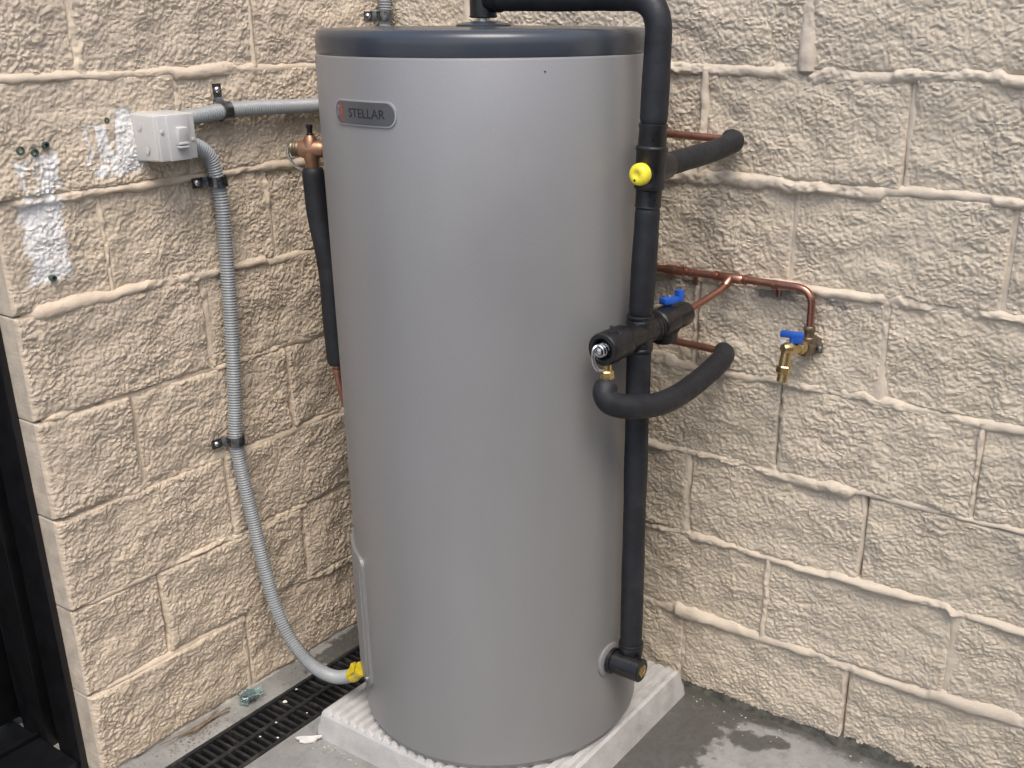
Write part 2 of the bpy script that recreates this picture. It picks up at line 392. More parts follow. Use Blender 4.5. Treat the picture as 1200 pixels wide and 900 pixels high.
def bead(name, side, a, b, fixed, vertical, mat, parent, seed, w0=.012, p0=.011, amp=1.0, rough=0.0):
    """rounded, uneven mortar bead along u (bed joint) or z (head joint)"""
    rs = np.random.RandomState(seed); st = .0035; n = max(6, int((b-a)/st)); k = 15
    s = np.linspace(a, b, n+1); th = np.linspace(-1, 1, k)
    o = seed*1.37
    cuts = np.array([a-.1]+([] if vertical else [a+.2*i+rs.uniform(-.03, .03) for i in range(1, int((b-a)/.2))])+[b+.1])
    seg = np.zeros(len(s)); sw_ = np.ones(len(s)); sp_ = np.ones(len(s))
    for i in range(len(cuts)-1):
        f = sstep(cuts[i]-.006, cuts[i]+.006, s)-sstep(cuts[i+1]-.006, cuts[i+1]+.006, s)
        seg += f*rs.uniform(-.0045, .0045); sw_ += f*rs.uniform(-.35, .35); sp_ += f*(rs.uniform(-.9, .30) if side == 'L' else rs.uniform(-.65, .35))
    wand = seg+.0035*perlin(s*4+o, s*0+.5)+.0026*perlin(s*16+o, s*0+2.5)+.0012*perlin(s*45+o, s*0+12.5)
    wt = sw_*w0*(1+.40*perlin(s*6+o, s*0+9.3)+.22*perlin(s*38+o, s*0+4.4)*amp)
    wb = sw_*w0*(1+.55*perlin(s*5+o, s*0+19.3)+.42*perlin(s*42+o, s*0+24.4)*amp)
    pr = sp_*p0*(.85+.60*perlin(s*3.3+o, s*0+33.3)+.22*perlin(s*24+o, s*0+31.1))
    torn = sstep(-.10, .35, perlin(s*6.5+o, s*0+55.5)+rough)             # places where the bead is broken and lumpy
    pr = np.clip(pr, .0008, .020)
    if not vertical and side == 'L':
        endf = sstep(0, .035, b-s); pr = pr*endf-.006*(1-endf); wt = wt*(.3+.7*endf); wb = wb*(.3+.7*endf)
    Sg, Tg = np.meshgrid(s, th, indexing='ij')
    wv = np.where(Tg > 0, wt[:, None], wb[:, None])
    prof = np.sqrt(np.clip(1-np.abs(Tg)**2.3, 0, 1))
    C = fixed+wand[:, None]+Tg*wv - (.0025*prof if not vertical else 0)
    U, Z = (C, Sg) if vertical else (Sg, C)
    lum = perlin(U*60+o, Z*60+7)*.0026*(.25+1.4*torn[:, None]) + (relief(U, Z, seed % 97)-.004)*(.10+.9*torn[:, None])
    H = -.008 + prof*(pr[:, None]*(1-.35*torn[:, None])+.009) + lum*prof
    U, Z = (C, Sg) if vertical else (Sg, C)
    V = wall_pt(side, U, Z, H).reshape(-1, 3)
    idx = np.arange((n+1)*k).reshape(n+1, k)
    q = np.stack([idx[:-1, :-1], idx[1:, :-1], idx[1:, 1:], idx[:-1, 1:]], -1).reshape(-1, 4)
    if (side == 'L') != vertical: q = q[:, ::-1]
    return mesh_obj(name, V, q, mat, parent, 70)

wallL = thing('block_wall', (0, -.5, 0), 'tan painted rough block wall, warm light put into its colour, with bare white scars, behind the grey conduit', 'wall')
wallR = thing('block_wall', (1.1, 0, 0), 'tan painted rough block wall, greyer light put into its colour, behind the copper pipes and garden tap', 'wall')
def build_wall(side, root, ulen, joints_odd, joints_even, bm_, mm_, seed0):
    seed = seed0
    for row in range(-3, 7):
        z1 = 1.4-.2*row; z0 = z1-.2
        js = joints_odd if row % 2 else joints_even
        ends = [0.0]+[q for q in js if .02 < q < ulen-.02]+[ulen]
        for i in range(len(ends)-1):
            seed += 1
            a, b = ends[i], ends[i+1]
            d1 = .12 if (side == 'L' and i == len(ends)-2) else .04
            fine = not (a > 1.5 or z0 > 1.55)
            a2 = a+.012 if i == 0 else a
            blk = block(side, a2, b, max(z0, .002), z1, bm_, root, seed, .04, d1, fine)
            if i > 0:
                seed += 1
                rs = np.random.RandomState(seed)
                bead('head_joint', side, max(z0, .0)+.002, z1-.002, a+rs.uniform(-.004, .004), True, mm_, root, seed, rs.uniform(.010, .016), rs.uniform(-.001, .006) if side == 'L' else rs.uniform(.003, .012), 1.0, rs.choice([0, .6]) if side == 'L' else rs.choice([-.3, .3]))
    for row in range(-2, 7):
        seed += 1
        rs = np.random.RandomState(seed)
        bead('bed_joint', side, .004, ulen-.016, 1.4-.2*row, False, mm_, root, seed, rs.uniform(.0110, .0135) if side == 'L' else rs.uniform(.0125, .0150), rs.uniform(.010, .014) if side == 'L' else rs.uniform(.0135, .0175))
odd_R = [.24+.4*k for k in range(8)]; even_R = [.04+.4*k for k in range(8)]
odd_L = [.4, .8]; even_L = [.2, .6]
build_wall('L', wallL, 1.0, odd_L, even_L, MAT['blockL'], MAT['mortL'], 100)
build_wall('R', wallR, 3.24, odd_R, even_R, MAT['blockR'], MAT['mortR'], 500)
def bx(x0, x1, y0, y1, z0, z1, bev=0): return rbox(((x0+x1)/2, (y0+y1)/2, (z0+z1)/2), (x1-x0, y1-y0, z1-z0), bev)
part('wall_core', bx(-.115, -.012, -.992, .115, -.05, ZTOP-.003), MAT['core'], wallL)
part('wall_core', bx(-.010, 3.23, .012, .20, -.05, ZTOP-.003), MAT['core'], wallR)
# old fixing plugs left in the wall
for (y, z, r) in ((-.936, 1.285, .0075), (-.911, 1.279, .0075), (-.888, 1.289, .0065), (-.764, 1.322, .005), (-.917, 1.058, .006)):
    pl = part('wall_plug', lathe((-.01, y, z), (1, 0, 0), [(0, r), (.0215, r), (.0225, r*.9), (.0225, r*.6), (.014, r*.55)], 12), MAT['plug'], wallL)

# ------------------------------------------------------------------ black door at the end of the warm wall
dr = thing('sliding_door', (-.2, -1.3, 0), 'black aluminium sliding door in its frame at the end of the tan wall', 'door')
part('jamb', bx(-.132, -.0505, -1.012, -.998, 0, 2.1, .0015), MAT['door'], dr)
part('jamb', bx(-.275, -.182, -1.012, -.985, 0, 2.1, .0015), MAT['door'], dr)
part('jamb_channel', bx(-.40, -.1325, -.984, -.96, 0, 2.1), MAT['door'], dr)
dp = part('door_stile', bx(-.352, -.300, -1.09, -1.00, .03, 2.06, .002), MAT['door'], dr)
part('door_panel', bx(-.340, -.312, -1.95, -1.0905, .03, 2.06, .001), MAT['door'], dr)
part('sill_track', bx(-.40, -.06, -1.95, -1.013, 0.001, .022, .002), MAT['door'], dr)
part('sill_rail', bx(-.215, -.205, -1.95, -1.013, .0222, .034, .001), MAT['door'], dr)

# ------------------------------------------------------------------ drain
dc = thing('channel_drain', ((DX0+DX1)/2, -1.0, 0), 'black slotted plastic drain grate let into concrete along the tan wall', 'drain')
y0, y1 = -2.6, -.03
part('channel', join(([(DX0, y0, .0), (DX0, y1, .0), (DX0, y0, -.09), (DX0, y1, -.09)], [(0, 1, 3, 2)]),
                     ([(DX1, y0, .0), (DX1, y1, .0), (DX1, y0, -.09), (DX1, y1, -.09)], [(0, 2, 3, 1)]),
                     ([(DX0, y0, -.09), (DX1, y0, -.09), (DX1, y1, -.09), (DX0, y1, -.09)], [(0, 1, 2, 3)]),
                     ([(DX0, y1, 0), (DX1, y1, 0), (DX1, y1, -.09), (DX0, y1, -.09)], [(0, 3, 2, 1)]),
                     ([(DX0, y0, 0), (DX1, y0, 0), (DX1, y0, -.09), (DX0, y0, -.09)], [(0, 1, 2, 3)])), MAT['grate'], dc, 0)
for xa, xb in ((DX0+.0005, DX0+.0105), (DX1-.0105, DX1-.0005)): part('edge_rail', bx(xa, xb, y0+.001, y1-.001, -.02, .003, .001), MAT['grate'], dc)
xm = (DX0+DX1)/2
part('centre_rail', bx(xm-.006, xm+.006, y0+.001, y1-.001, -.018, .0015, .001), MAT['grate'], dc)
src = None; ys = np.arange(-1.5, y1-.01, .0195)
for y in ys:
    for (xa, xb) in ((DX0+.0107, xm-.0062), (xm+.0062, DX1-.0107)):
        if src is None:
            src = part('grate_bar', bx(xa, xb, y-.0036, y+.0036, -.018, -.0005, .0008), MAT['grate'], dc)
        else:
            o = src.copy(); COL.objects.link(o); o.location = Vector(((xa+xb)/2, y, src.location.z+wloc(dc).z))-wloc(dc); o.location.z = src.location.z

# ------------------------------------------------------------------ pad
px0, px1, py0, py1, pz = .270, .872, -.645, -.040, .070
def pad_geo():
    V = []; F = []
    # cross-section along x: ridged top; extruded along y with sloped skirts
    xs = [(px0, 0), (px0+.004, .030), (px0+.012, pz-.006), (px0+.018, pz-.001)]
    x = px0+.022; n = 0; pitch = .0245
    while x < px1-.03:
        xs += [(x, pz), (x+.012, pz), (x+.0155, pz-.008), (x+.0205, pz-.008)]; x += pitch
    xs += [(px1-.018, pz), (px1-.012, pz-.004), (px1-.004, .030), (px1, 0)]
    prof = [(0, 0.0, 1), (.004, .030, 1), (.012, pz-.007, 1), (.020, pz+.01, 1)]
    rows = [(py0, 0.0), (py0+.005, .034), (py0+.009, pz-.014), (py0+.012, pz-.0085), (py0+.018, 1), (py1-.018, 1), (py1-.012, pz-.0085), (py1-.009, pz-.014), (py1-.005, .034), (py1, 0.0)]
    m = len(xs)
    for y, zc in rows:
        for a, z in xs: V.append((a, y, min(z, zc)))
    for r in range(len(rows)-1):
        for i in range(m-1): F.append((r*m+i, r*m+i+1, (r+1)*m+i+1, (r+1)*m+i))
    F.append(tuple(range(m-1, -1, -1))) if False else None
    return V, [f for f in F if f]
pd = mesh_obj('equipment_pad', *pad_geo(), MAT['pad'], smooth=18)
tag(pd, 'pale grey ridged concrete pad under the water heater', 'pad')

# ------------------------------------------------------------------ water heater
TC = Vector((.5526, -.334, 0)); TR = .303
wh = thing('water_heater', (TC.x, TC.y, pz), 'tall grey cylindrical hot water tank with dark blue grey lid', 'water heater')
Z0, ZB, ZL = pz-.001, 1.437, 1.478
body = part('body', lathe((TC.x, TC.y, 0), (0, 0, 1), [(Z0+.014, TR-.004), (Z0+.016, TR), (.3, TR), (.7, TR), (1.1, TR), (ZB-.0045, TR), (ZB-.002, TR-.0008), (ZB, TR-.004)], 192), MAT['tank'], wh, 30)
part('base_ring', lathe((TC.x, TC.y, 0), (0, 0, 1), [(Z0, TR-.012), (Z0+.002, TR-.007), (Z0+.0138, TR-.005)], 128), MAT['tank'], wh, 30)
lidp = [(ZB-.0005, TR-.006), (ZB+.0003, TR-.0030), (ZB+.004, TR-.0020), (ZB+.020, TR-.0022)]
for k in range(1, 9):
    a = k/8*math.pi/2; lidp.append((ZB+.024+.017*math.sin(a), TR-.0197+.0175*math.cos(a)))
lidp += [(ZL+.001, TR-.06), (ZL+.002, .12), (ZL+.002, .03)]
lid = part('lid', lathe((TC.x, TC.y, 0), (0, 0, 1), lidp, 160), MAT['lid'], wh, 40)
part('outlet_flange', lathe((TC.x, TC.y, ZL), (0, 0, 1), [(.001, .05), (.005, .05), (.007, .046), (.010, .028), (.011, .016)], 40), MAT['lid'], wh)
part('outlet_nipple', lathe((TC.x, TC.y, ZL), (0, 0, 1), [(.008, .0125), (.026, .0125)], 20), MAT['steel'], wh)
def cyl_pt(ang, z, r): return Vector((TC.x+r*math.cos(ang), TC.y+r*math.sin(ang), z))
def cyl_patch(a0, a1, z0, z1, r0, r1, rad, na=28, nz=20, bev=.3):
    """raised rounded-rectangle plate wrapped on the tank: s in metres along arc"""
    w = (a1-a0)*TR/2; h = (z1-z0)/2; ac = (a0+a1)/2; zc = (z0+z1)/2; ring = []
    for (cx, cz, st) in ((w-rad, h-rad, 0), (-w+rad, h-rad, 90), (-w+rad, -h+rad, 180), (w-rad, -h+rad, 270)):
        for k in range(9):
            t = R_(st+k*90/8); ring.append((cx+rad*math.cos(t), cz+rad*math.sin(t)))
    # subdivide so the top edges follow the curve
    dense = []
    for i in range(len(ring)):
        p, q = ring[i], ring[(i+1) % len(ring)]; n = max(1, int(math.hypot(q[0]-p[0], q[1]-p[1])/.008))
        for k in range(n): dense.append((p[0]+(q[0]-p[0])*k/n, p[1]+(q[1]-p[1])*k/n))
    V = []; F = []; m = len(dense)
    sc = [(1, r0), (1, r1-.0015), (1-.0015/w*bev, r1)]
    for s in (.75, .5, .25): sc.append((s, r1))
    for s, r in sc:
        for (a, z) in dense: V.append(cyl_pt(ac+a*s/TR, zc+z*s, r))
    for k in range(len(sc)-1):
        for i in range(m): j = (i+1) % m; F.append((k*m+i, k*m+j, (k+1)*m+j, (k+1)*m+i))
    V.append(cyl_pt(ac, zc, r1)); c = len(V)-1
    for i in range(m): F.append(((len(sc)-1)*m+i, (len(sc)-1)*m+(i+1) % m, c))
    return V, F
D = R_
badge = part('badge', cyl_patch(D(-107.8), D(-79.6), 1.3285, 1.3695, TR-.001, TR+.0022, .0185), MAT['rim'], wh, 50)
part('face', cyl_patch(D(-107.2), D(-80.2), 1.3308, 1.3672, TR+.001, TR+.0030, .0170), MAT['badge'], badge, 50)
part('stripe', cyl_patch(D(-104.2), D(-102.9), 1.3312, 1.3668, TR+.002, TR+.0035, .001), MAT['red'], badge)
part('emblem', cyl_patch(D(-106.9), D(-104.7), 1.340, 1.360, TR+.002, TR+.0034, .004), MAT['badgedark'], badge)
def lettering(txt, a0, a1, zc, hgt, r):
    cu = bpy.data.curves.new('txt', 'FONT'); cu.body = txt; cu.size = 1; cu.extrude = .01
    ob = bpy.data.objects.new('txt', cu); COL.objects.link(ob); bpy.context.view_layer.update()
    me = bpy.data.meshes.new_from_object(ob.evaluated_get(bpy.context.evaluated_depsgraph_get()))
    V = np.array([v.co[:] for v in me.vertices]); F = [tuple(p.vertices) for p in me.polygons]
    bpy.data.objects.remove(ob); bpy.data.curves.remove(cu); bpy.data.meshes.remove(me)
    lo, hi = V.min(0), V.max(0)
    A = a0+(V[:, 0]-lo[0])/(hi[0]-lo[0])*(a1-a0); Z = zc+((V[:, 1]-lo[1])/(hi[1]-lo[1])-.5)*hgt
    rr = r+(V[:, 2]-lo[2])/(hi[2]-lo[2])*.0006
    return [(TC.x+q*math.cos(a), TC.y+q*math.sin(a), z) for a, z, q in zip(A, Z, rr)], F
part('lettering', lettering('STELLAR', D(-99.5), D(-83.8), 1.3490, .0145, TR+.0028), MAT['ink'], badge, 0)
cover = part('access_cover', cyl_patch(D(-152), D(-114.5), .165, .475, TR-.002, TR+.008, .020, bev=6), MAT['tank'], wh, 35)
part('cover_rib', cyl_patch(D(-117.6), D(-116.4), .19, .45, TR+.0075, TR+.0095, .002), MAT['tank'], cover)
part('screw', lathe(cyl_pt(D(-117.5), .186, TR+.007), (math.cos(D(-117)), math.sin(D(-117)), 0), [(0, .004), (.004, .004), (.0052, .0025)], 12), MAT['steel'], cover)
part('inlet_plate', lathe(cyl_pt(D(-4), .262, TR-.004), (math.cos(D(-4)), math.sin(D(-4)), 0), [(0, .037), (.006, .037), (.0075, .035), (.0085, .02)], 48), MAT['tank'], wh)
part('rivet', lathe(cyl_pt(D(-33), 1.4155, TR-.001), (math.cos(D(-33)), math.sin(D(-33)), 0), [(0, .0018), (.0016, .0014)], 10), MAT['ink'], wh)

# ------------------------------------------------------------------ riser pipework
PY = -.334
def rx(z): return float(np.interp(z, [.25, .95, 1.2, 1.45], [.893, .895, .906, .918]))
def rp(z): return Vector((rx(z), PY, z))
rng = random.Random(3)
def lag(path, r, seed=0, taper=True, n=20):
    m = len(path); rr = []
    for i in range(m):
        w = 1+.055*float(perlin(np.array([i*.05+seed*9.1]), np.array([.3]))[0])+.012*float(perlin(np.array([i*.31+seed]), np.array([5.3]))[0])
        e = min(i, m-1-i)
        rr.append(r*w*(1 if e > 2 or not taper else (.86, .95, .99)[e]))
    return tube(path, rr, n)
def ring(c, ax, r, h=.004): return lathe(Vector(c)-Vector(ax).normalized()*h/2, ax, [(0, r-.0015), (.0008, r), (h-.0008, r), (h, r-.0015)], 28)
rs_ = thing('riser_pipe', (rx(.25), PY, .24), 'black foam lagged riser pipe standing beside the tank and crossing over its lid', 'pipe')
part('lagging', lag(bent([(TC.x+.028, PY, 1.5275), (rx(1.45)+.001, PY, 1.5285), rp(1.327)], .062), .0232, 1), MAT['foam'], rs_)
part('lagging', lag(spline([rp(1.19), rp(1.12), rp(1.06), rp(.993)]), .0225, 2), MAT['foam'], rs_)
part('lagging', lag(spline([rp(.93), rp(.8), rp(.6), rp(.45), rp(.293)]), .0225, 3), MAT['foam'], rs_)
tt = part('top_tee', join(lathe((TC.x, TC.y, 1.494), (0, 0, 1), [(0, .022), (.002, .0242), (.050, .0242), (.062, .022), (.064, .012)], 28),
                          lathe((TC.x+.015, TC.y, 1.5275), (1, 0, 0), [(0, .0235), (.020, .0245), (.024, .0245), (.025, .0225)], 28)), MAT['black'], rs_)
part('collar', ring((TC.x, TC.y, 1.497), (0, 0, 1), .0255), MAT['black'], tt)
# bottom tee with plug
bt = part('bottom_tee', join(lathe((.857, PY-.021, .262), (1, .02, 0), [(0, .0235), (.062, .0245), (.073, .0245), (.075, .0225), (.0755, .014)], 32),
                             lathe((rx(.3), PY, .262), (0, 0, 1), [(-.005, .02), (.030, .0255), (.036, .0262), (.041, .0255), (.042, .0222)], 32)), MAT['black'], rs_)
part('collar', ring((.864, PY-.021, .262), (1, 0, 0), .0275, .008), MAT['black'], bt)
part('cable_tie', ring(rp(.305), (0, 0, 1), .0253, .004), MAT['black'], bt)
part('plug', lathe((.933, PY-.0195, .262), (1, .02, 0), [(-.004, .0135), (.0015, .0135), (.0025, .012), (.0025, .008), (.0005, .0075)], 6), MAT['brass'], bt, 0)

# tempering valve
tv = thing('tempering_valve', rp(1.187), 'black lagged mixing valve with a yellow cap on the riser pipe', 'valve')
tb = part('body', join(lathe(rp(1.187), (rx(1.33)-rx(1.187), 0, .143), [(0, .0215), (.003, .0235), (.006, .0225), (.031, .0228), (.0335, .026), (.038, .0268), (.0415, .0258), (.096, .0262), (.099, .0278), (.103, .0278), (.106, .0245), (.132, .0235), (.136, .0248), (.141, .0248), (.143, .0215)], 32),
                       lathe((rx(1.255), PY, 1.253), (0, 1, 0), [(0, .023), (.052, .0232), (.056, .0225), (.057, .018)], 28),
                       lathe((rx(1.255), PY, 1.248), (0, -1, 0), [(0, .018), (.031, .018)], 24)), MAT['black'], tv)
yc = part('cap', lathe((rx(1.255), PY-.024, 1.248), (-.06, -1, 0), [(0, .0170), (.003, .0185), (.012, .0187), (.016, .0178), (.019, .0155), (.0205, .0120), (.0207, .006), (.0195, .005)], 28), MAT['yellow'], tv, 60)
part('cap_mark', lathe((rx(1.255)-.0045, PY-.0443, 1.239), (-.06, -1, 0), [(0, .0022), (.0012, .002)], 8), MAT['ink'], yc)

# outlet pipe, lagged, from mixing valve to wall
op = thing('lagged_pipe', (.92, -.14, 1.24), 'short black foam lagged pipe from the yellow capped valve to the wall', 'pipe')
part('lagging', lag(bent([(.9085, -.282, 1.254), (.914, -.10, 1.262), (.922, -.035, 1.2735), (.900, -.030, 1.2745)], [.03, .016]), .0205, 4), MAT['foam'], op)
up_ = mesh_obj('copper_pipe', *tube(bent([(.915, -.030, 1.2745), (.60, -.030, 1.281), (.30, -.030, 1.285)], .01), .0075, 14), MAT['copper'])
tag(up_, 'copper pipe on the wall leading from the upper lagged pipe behind the tank', 'pipe')

# cold water valve set
cz = .960; cx = rx(cz)
cv = thing('valve_set', (cx, PY, cz-.03), 'black plastic cross of valves with blue lever on the riser pipe', 'valve')
cb = part('cross_body', join(lathe((cx, -.385, cz), (0, 1, 0), [(0, .0235), (.02, .0242), (.045, .0238), (.09, .0238), (.10, .0242)], 32),
                             lathe((cx, PY, cz-.034), (0, 0, 1), [(0, .0225), (.002, .025), (.006, .025), (.008, .0235), (.011, .025), (.015, .025), (.018, .0232), (.05, .0232), (.053, .025), (.057, .025), (.060, .0235), (.063, .025), (.067, .025), (.069, .0225)], 32)), MAT['black'], cv)
rv = part('relief_valve', lathe((cx, -.462, cz), (0, 1, 0), [(.022, .015), (.003, .0185), (.0005, .0205), (0, .0235), (.001, .0275), (.004, .0295), (.034, .0298), (.0355, .0285), (.040, .0285), (.0415, .0292), (.056, .0285), (.060, .0295), (.066, .0295), (.070, .0255), (.078, .0245)], 36), MAT['black'], cv)
part('valve_seat', lathe((cx, -.440, cz), (0, -1, 0), [(-.006, .0165), (.001, .0165), (.002, .012)], 24), MAT['hole'], rv)
hel = [Vector((cx+.0105*math.cos(a), -.454-.0013*a, cz+.0105*math.sin(a))) for a in np.linspace(0, 2*math.pi*2.4, 60)]
part('spring', tube(hel, .0017, 8), MAT['steel'], rv)
part('spindle', lathe((cx, -.452, cz), (0, -1, 0), [(0, .005), (.016, .005), (.017, .007), (.021, .0065), (.023, .003)], 14), MAT['steel'], rv)
part('lever', tube(spline([(cx-.002, -.471, cz+.008), (cx-.005, -.478, cz+.003), (cx-.005, -.479, cz-.016), (cx-.001, -.473, cz-.032), (cx+.003, -.462, cz-.038)], .002), .0022, 8, sq=1.9), MAT['steel'], rv)
part('lever_pin', join(lathe((cx-.004, -.425, cz+.022), (0, 0, 1), [(0, .0035), (.012, .0035), (.013, .002)], 10),
                       lathe((cx+.010, -.428, cz+.020), (.3, -.2, 1), [(0, .006), (.0065, .006), (.007, .003)], 14)), MAT['zinc'], rv)
part('collar', join(ring((cx, -.292, cz), (0, 1, 0), .0258, .006), ring((cx, -.281, cz), (0, 1, 0), .0258, .006)), MAT['black'], cv)
iso = part('isolating_valve', join(lathe((cx, -.276, cz), (0, 1, 0), [(0, .0255), (.003, .0290), (.044, .0305), (.050, .028), (.055, .0245)], 32),
                                   lathe((cx, -.246, cz+.004), (0, .12, -1), [(0, .026), (.034, .0255), (.040, .0235), (.0435, .017), (.0445, .006)], 28),
                                   lathe((cx, -.222, cz), (.03, 1, .02), [(0, .0245), (.046, .0248), (.055, .0225), (.060, .014), (.061, .008)], 28)), MAT['black'], cv)
part('blue_lever', join(rbox((cx-.002, -.224, cz+.0375), (.020, .036, .013), .003, 2, Matrix.Rotation(-.35, 3, 'Z')),
                        rbox((cx+.008, -.203, cz+.044), (.015, .014, .022), .003, 2, Matrix.Rotation(-.35, 3, 'Z')),
                        lathe((cx-.002, -.22, cz+.02), (0, 0, 1), [(0, .006), (.014, .006)], 12)), MAT['blue'], iso)
part('lever_screw', lathe((cx-.003, -.222, cz+.0435), (0, 0, 1), [(0, .0042), (.002, .0042), (.003, .003)], 10), MAT['steel'], iso)

# relief drain, lagged
dl = thing('lagged_pipe', (.94, -.25, .82), 'curved black foam lagged drain pipe hanging below the valve cross', 'pipe')
part('lagging', lag(spline([(.900, -.449, .897), (.902, -.460, .880), (.915, -.452, .862), (.935, -.405, .847), (.947, -.335, .836), (.945, -.25, .832), (.940, -.15, .838), (.935, -.075, .848), (.926, -.045, .8525), (.912, -.040, .853)]), .0218, 5), MAT['foam'], dl)
part('nut', join(lathe((.8985, -.4475, .903), (-.05, 0, 1), [(0, .0108), (.002, .0125), (.015, .0125), (.017, .0105)], 6), lathe((.898, -.447, .918), (-.05, 0, 1), [(0, .0085), (.024, .0085)], 14)), MAT['brass'], dl, 30)
lp = mesh_obj('copper_pipe', *tube(bent([(.925, -.034, .8525), (.70, -.030, .858), (.42, -.030, .862)], .01), .0078, 14), MAT['copper'])
tag(lp, 'copper pipe on the wall leading from the curved lagged drain behind the tank', 'pipe')

# supply copper with branch
sc_ = thing('copper_pipe', (.9, -.03, .92), 'copper supply pipe along the block wall joint, bending down to the garden tap', 'pipe')
part('main_run', tube(bent([(.36, -.030, 1.004), (1.0985, -.030, 1.0075), (1.0985, -.030, .925)], .036), .0077, 16), MAT['copper'], sc_)
part('branch', tube(bent([(.924, -.030, 1.006), (.922, -.058, .990), (.905, -.110, .972), (.8975, -.170, .9615)], [.012, .03]), .0072, 14), MAT['copper'], sc_)
for x in (.785, .795, .818, .893, .957): part('fitting_ring', ring((x, -.030, 1.0045+(x-.36)*.004), (1, 0, 0), .0105, .007 if x > .8 else .009), MAT['copper'], sc_)
part('tee_body', join(lathe((.897, -.030, 1.0063), (1, 0, 0), [(0, .0085), (.002, .0098), (.052, .0098), (.054, .0085)], 18), lathe((.924, -.030, 1.006), (-.07, -1, -.55), [(0, .0092), (.024, .0092), (.026, .008)], 16)), MAT['copper'], sc_)
part('coupling', lathe((.775, -.030, 1.0060), (1, 0, 0), [(0, .0085), (.001, .0098), (.046, .0098), (.047, .0085)], 18), MAT['copper'], sc_)
part('test_point', lathe((.822, -.034, 1.010), (0, -.3, 1), [(0, .0035), (.009, .0035), (.010, .002)], 10), MAT['copper'], sc_)
for x in (.836, 1.02): part('saddle', join(ring((x, -.030, 1.0052), (1, 0, 0), .0098, .010), rbox((x, -.010, .990), (.010, .004, .026), .0008)), MAT['copper'], sc_)
# garden tap
tp = thing('garden_tap', (1.0985, -.05, .82), 'brass garden tap with blue lever on the block wall', 'tap')
TX = 1.0985
part('elbow', join(lathe((TX, -.030, .935), (0, 0, -1), [(0, .0095), (.003, .0115), (.010, .0115), (.012, .0100), (.022, .0100), (.024, .012), (.030, .0118)], 18),
                   lathe((TX, -.030, .905), (0, 0, -1), [(0, .0118), (.018, .0135), (.026, .012), (.030, .006)], 18),
                   lathe((TX, -.004, .892), (0, -1, 0), [(0, .020), (.006, .020), (.008, .013), (.034, .0135), (.040, .0145), (.046, .0145)], 20)), MAT['darkbrass'], tp)
part('backplate', rbox((TX+.006, -.012, .888), (.034, .006, .020), .002), MAT['darkbrass'], tp)
part('screw', lathe((TX+.018, -.015, .888), (0, -1, 0), [(0, .006), (.003, .006), (.005, .003)], 10), MAT['zinc'], tp)
AX = Vector((-.60, -1, .06)).normalized(); P0 = Vector((TX-.002, -.046, .896))
part('spout', join(lathe(P0, AX, [(0, .013), (.002, .0145), (.012, .0145), (.014, .0115), (.030, .0115), (.044, .0120), (.050, .009)], 22),
                   lathe(P0+AX*.040, (-.06, -.1, -1), [(-.004, .0105), (.020, .0105), (.030, .0112), (.034, .0112)], 20)), MAT['brass'], tp)
NB = P0+AX*.040+Vector((-.002, -.003, -.034))
part('hose_nut', join(lathe(NB, (-.06, -.1, -1), [(0, .0125), (.002, .0142), (.014, .0142), (.016, .0125)], 6), lathe(NB+Vector((0, 0, -.015)), (-.06, -.1, -1), [(0, .0112), (.017, .0112), (.018, .009), (.010, .008)], 18)), MAT['brass'], tp, 30)
LV = P0+AX*.028
part('lever', join(rbox(LV+Vector((-.002, 0, .026)), (.046, .012, .013), .003, 2, Matrix.Rotation(.12, 3, 'Z')), rbox(LV+Vector((.012, 0, .017)), (.016, .010, .012), .002), lathe(LV, (0, 0, 1), [(.006, .0065), (.022, .0065)], 12)), MAT['blue'], tp)
part('hang_tag', rbox(LV+Vector((-.018, -.004, .008)), (.012, .0012, .014), .0004), MAT['chip'], tp)

# ------------------------------------------------------------------ relief valve on the far side of the tank
va = D(-155); vd = Vector((math.cos(va), math.sin(va), 0)); vc = Vector((TC.x, TC.y, 1.258))+vd*.350
pr = thing('relief_valve', vc+Vector((0, 0, -.04)), 'bronze relief valve on the tank side with a wire lever', 'valve')
part('body', join(lathe(vc-vd*.056, vd, [(0, .013), (.010, .013), (.012, .017), (.026, .017), (.028, .014), (.034, .0165), (.056, .0175), (.074, .0175), (.078, .0155)], 24),
                  lathe(vc+Vector((0, 0, .026)), (0, 0, -1), [(0, .009), (.006, .0125), (.02, .0175), (.045, .0155), (.050, .0135), (.078, .0135)], 22)), MAT['bronze'], pr)
part('bonnet', lathe(vc+vd*.022, vd, [(0, .0135), (.004, .0155), (.007, .0135), (.010, .0155), (.013, .0135), (.016, .0150), (.019, .011)], 22), MAT['darkbrass'], pr)
part('spindle', lathe(vc+Vector((0, 0, .022)), (0, 0, 1), [(0, .007), (.006, .0075), (.008, .0055), (.016, .0055), (.018, .0068), (.024, .0068), (.025, .004)], 12), MAT['black'], pr)
sd_ = Vector((vd.y, -vd.x, 0))
lv = [vc+vd*.034+Vector((0, 0, .012))-sd_*.004, vc+vd*.046+Vector((0, 0, .004))+sd_*0, vc+vd*.047+Vector((0, 0, -.016)), vc+vd*.034+Vector((0, 0, -.036))+sd_*.004, vc+vd*.012+Vector((0, 0, -.044))+sd_*.014]
part('wire_lever', tube(spline(lv, .003), .0026, 8), MAT['steel'], pr)
rl = thing('lagged_pipe', (vc.x, vc.y, .8), 'black foam lagged drain pipe hanging below the bronze relief valve', 'pipe')
def vp(rr, z, a=-155): return Vector((TC.x+rr*math.cos(D(a)), TC.y+rr*math.sin(D(a)), z))
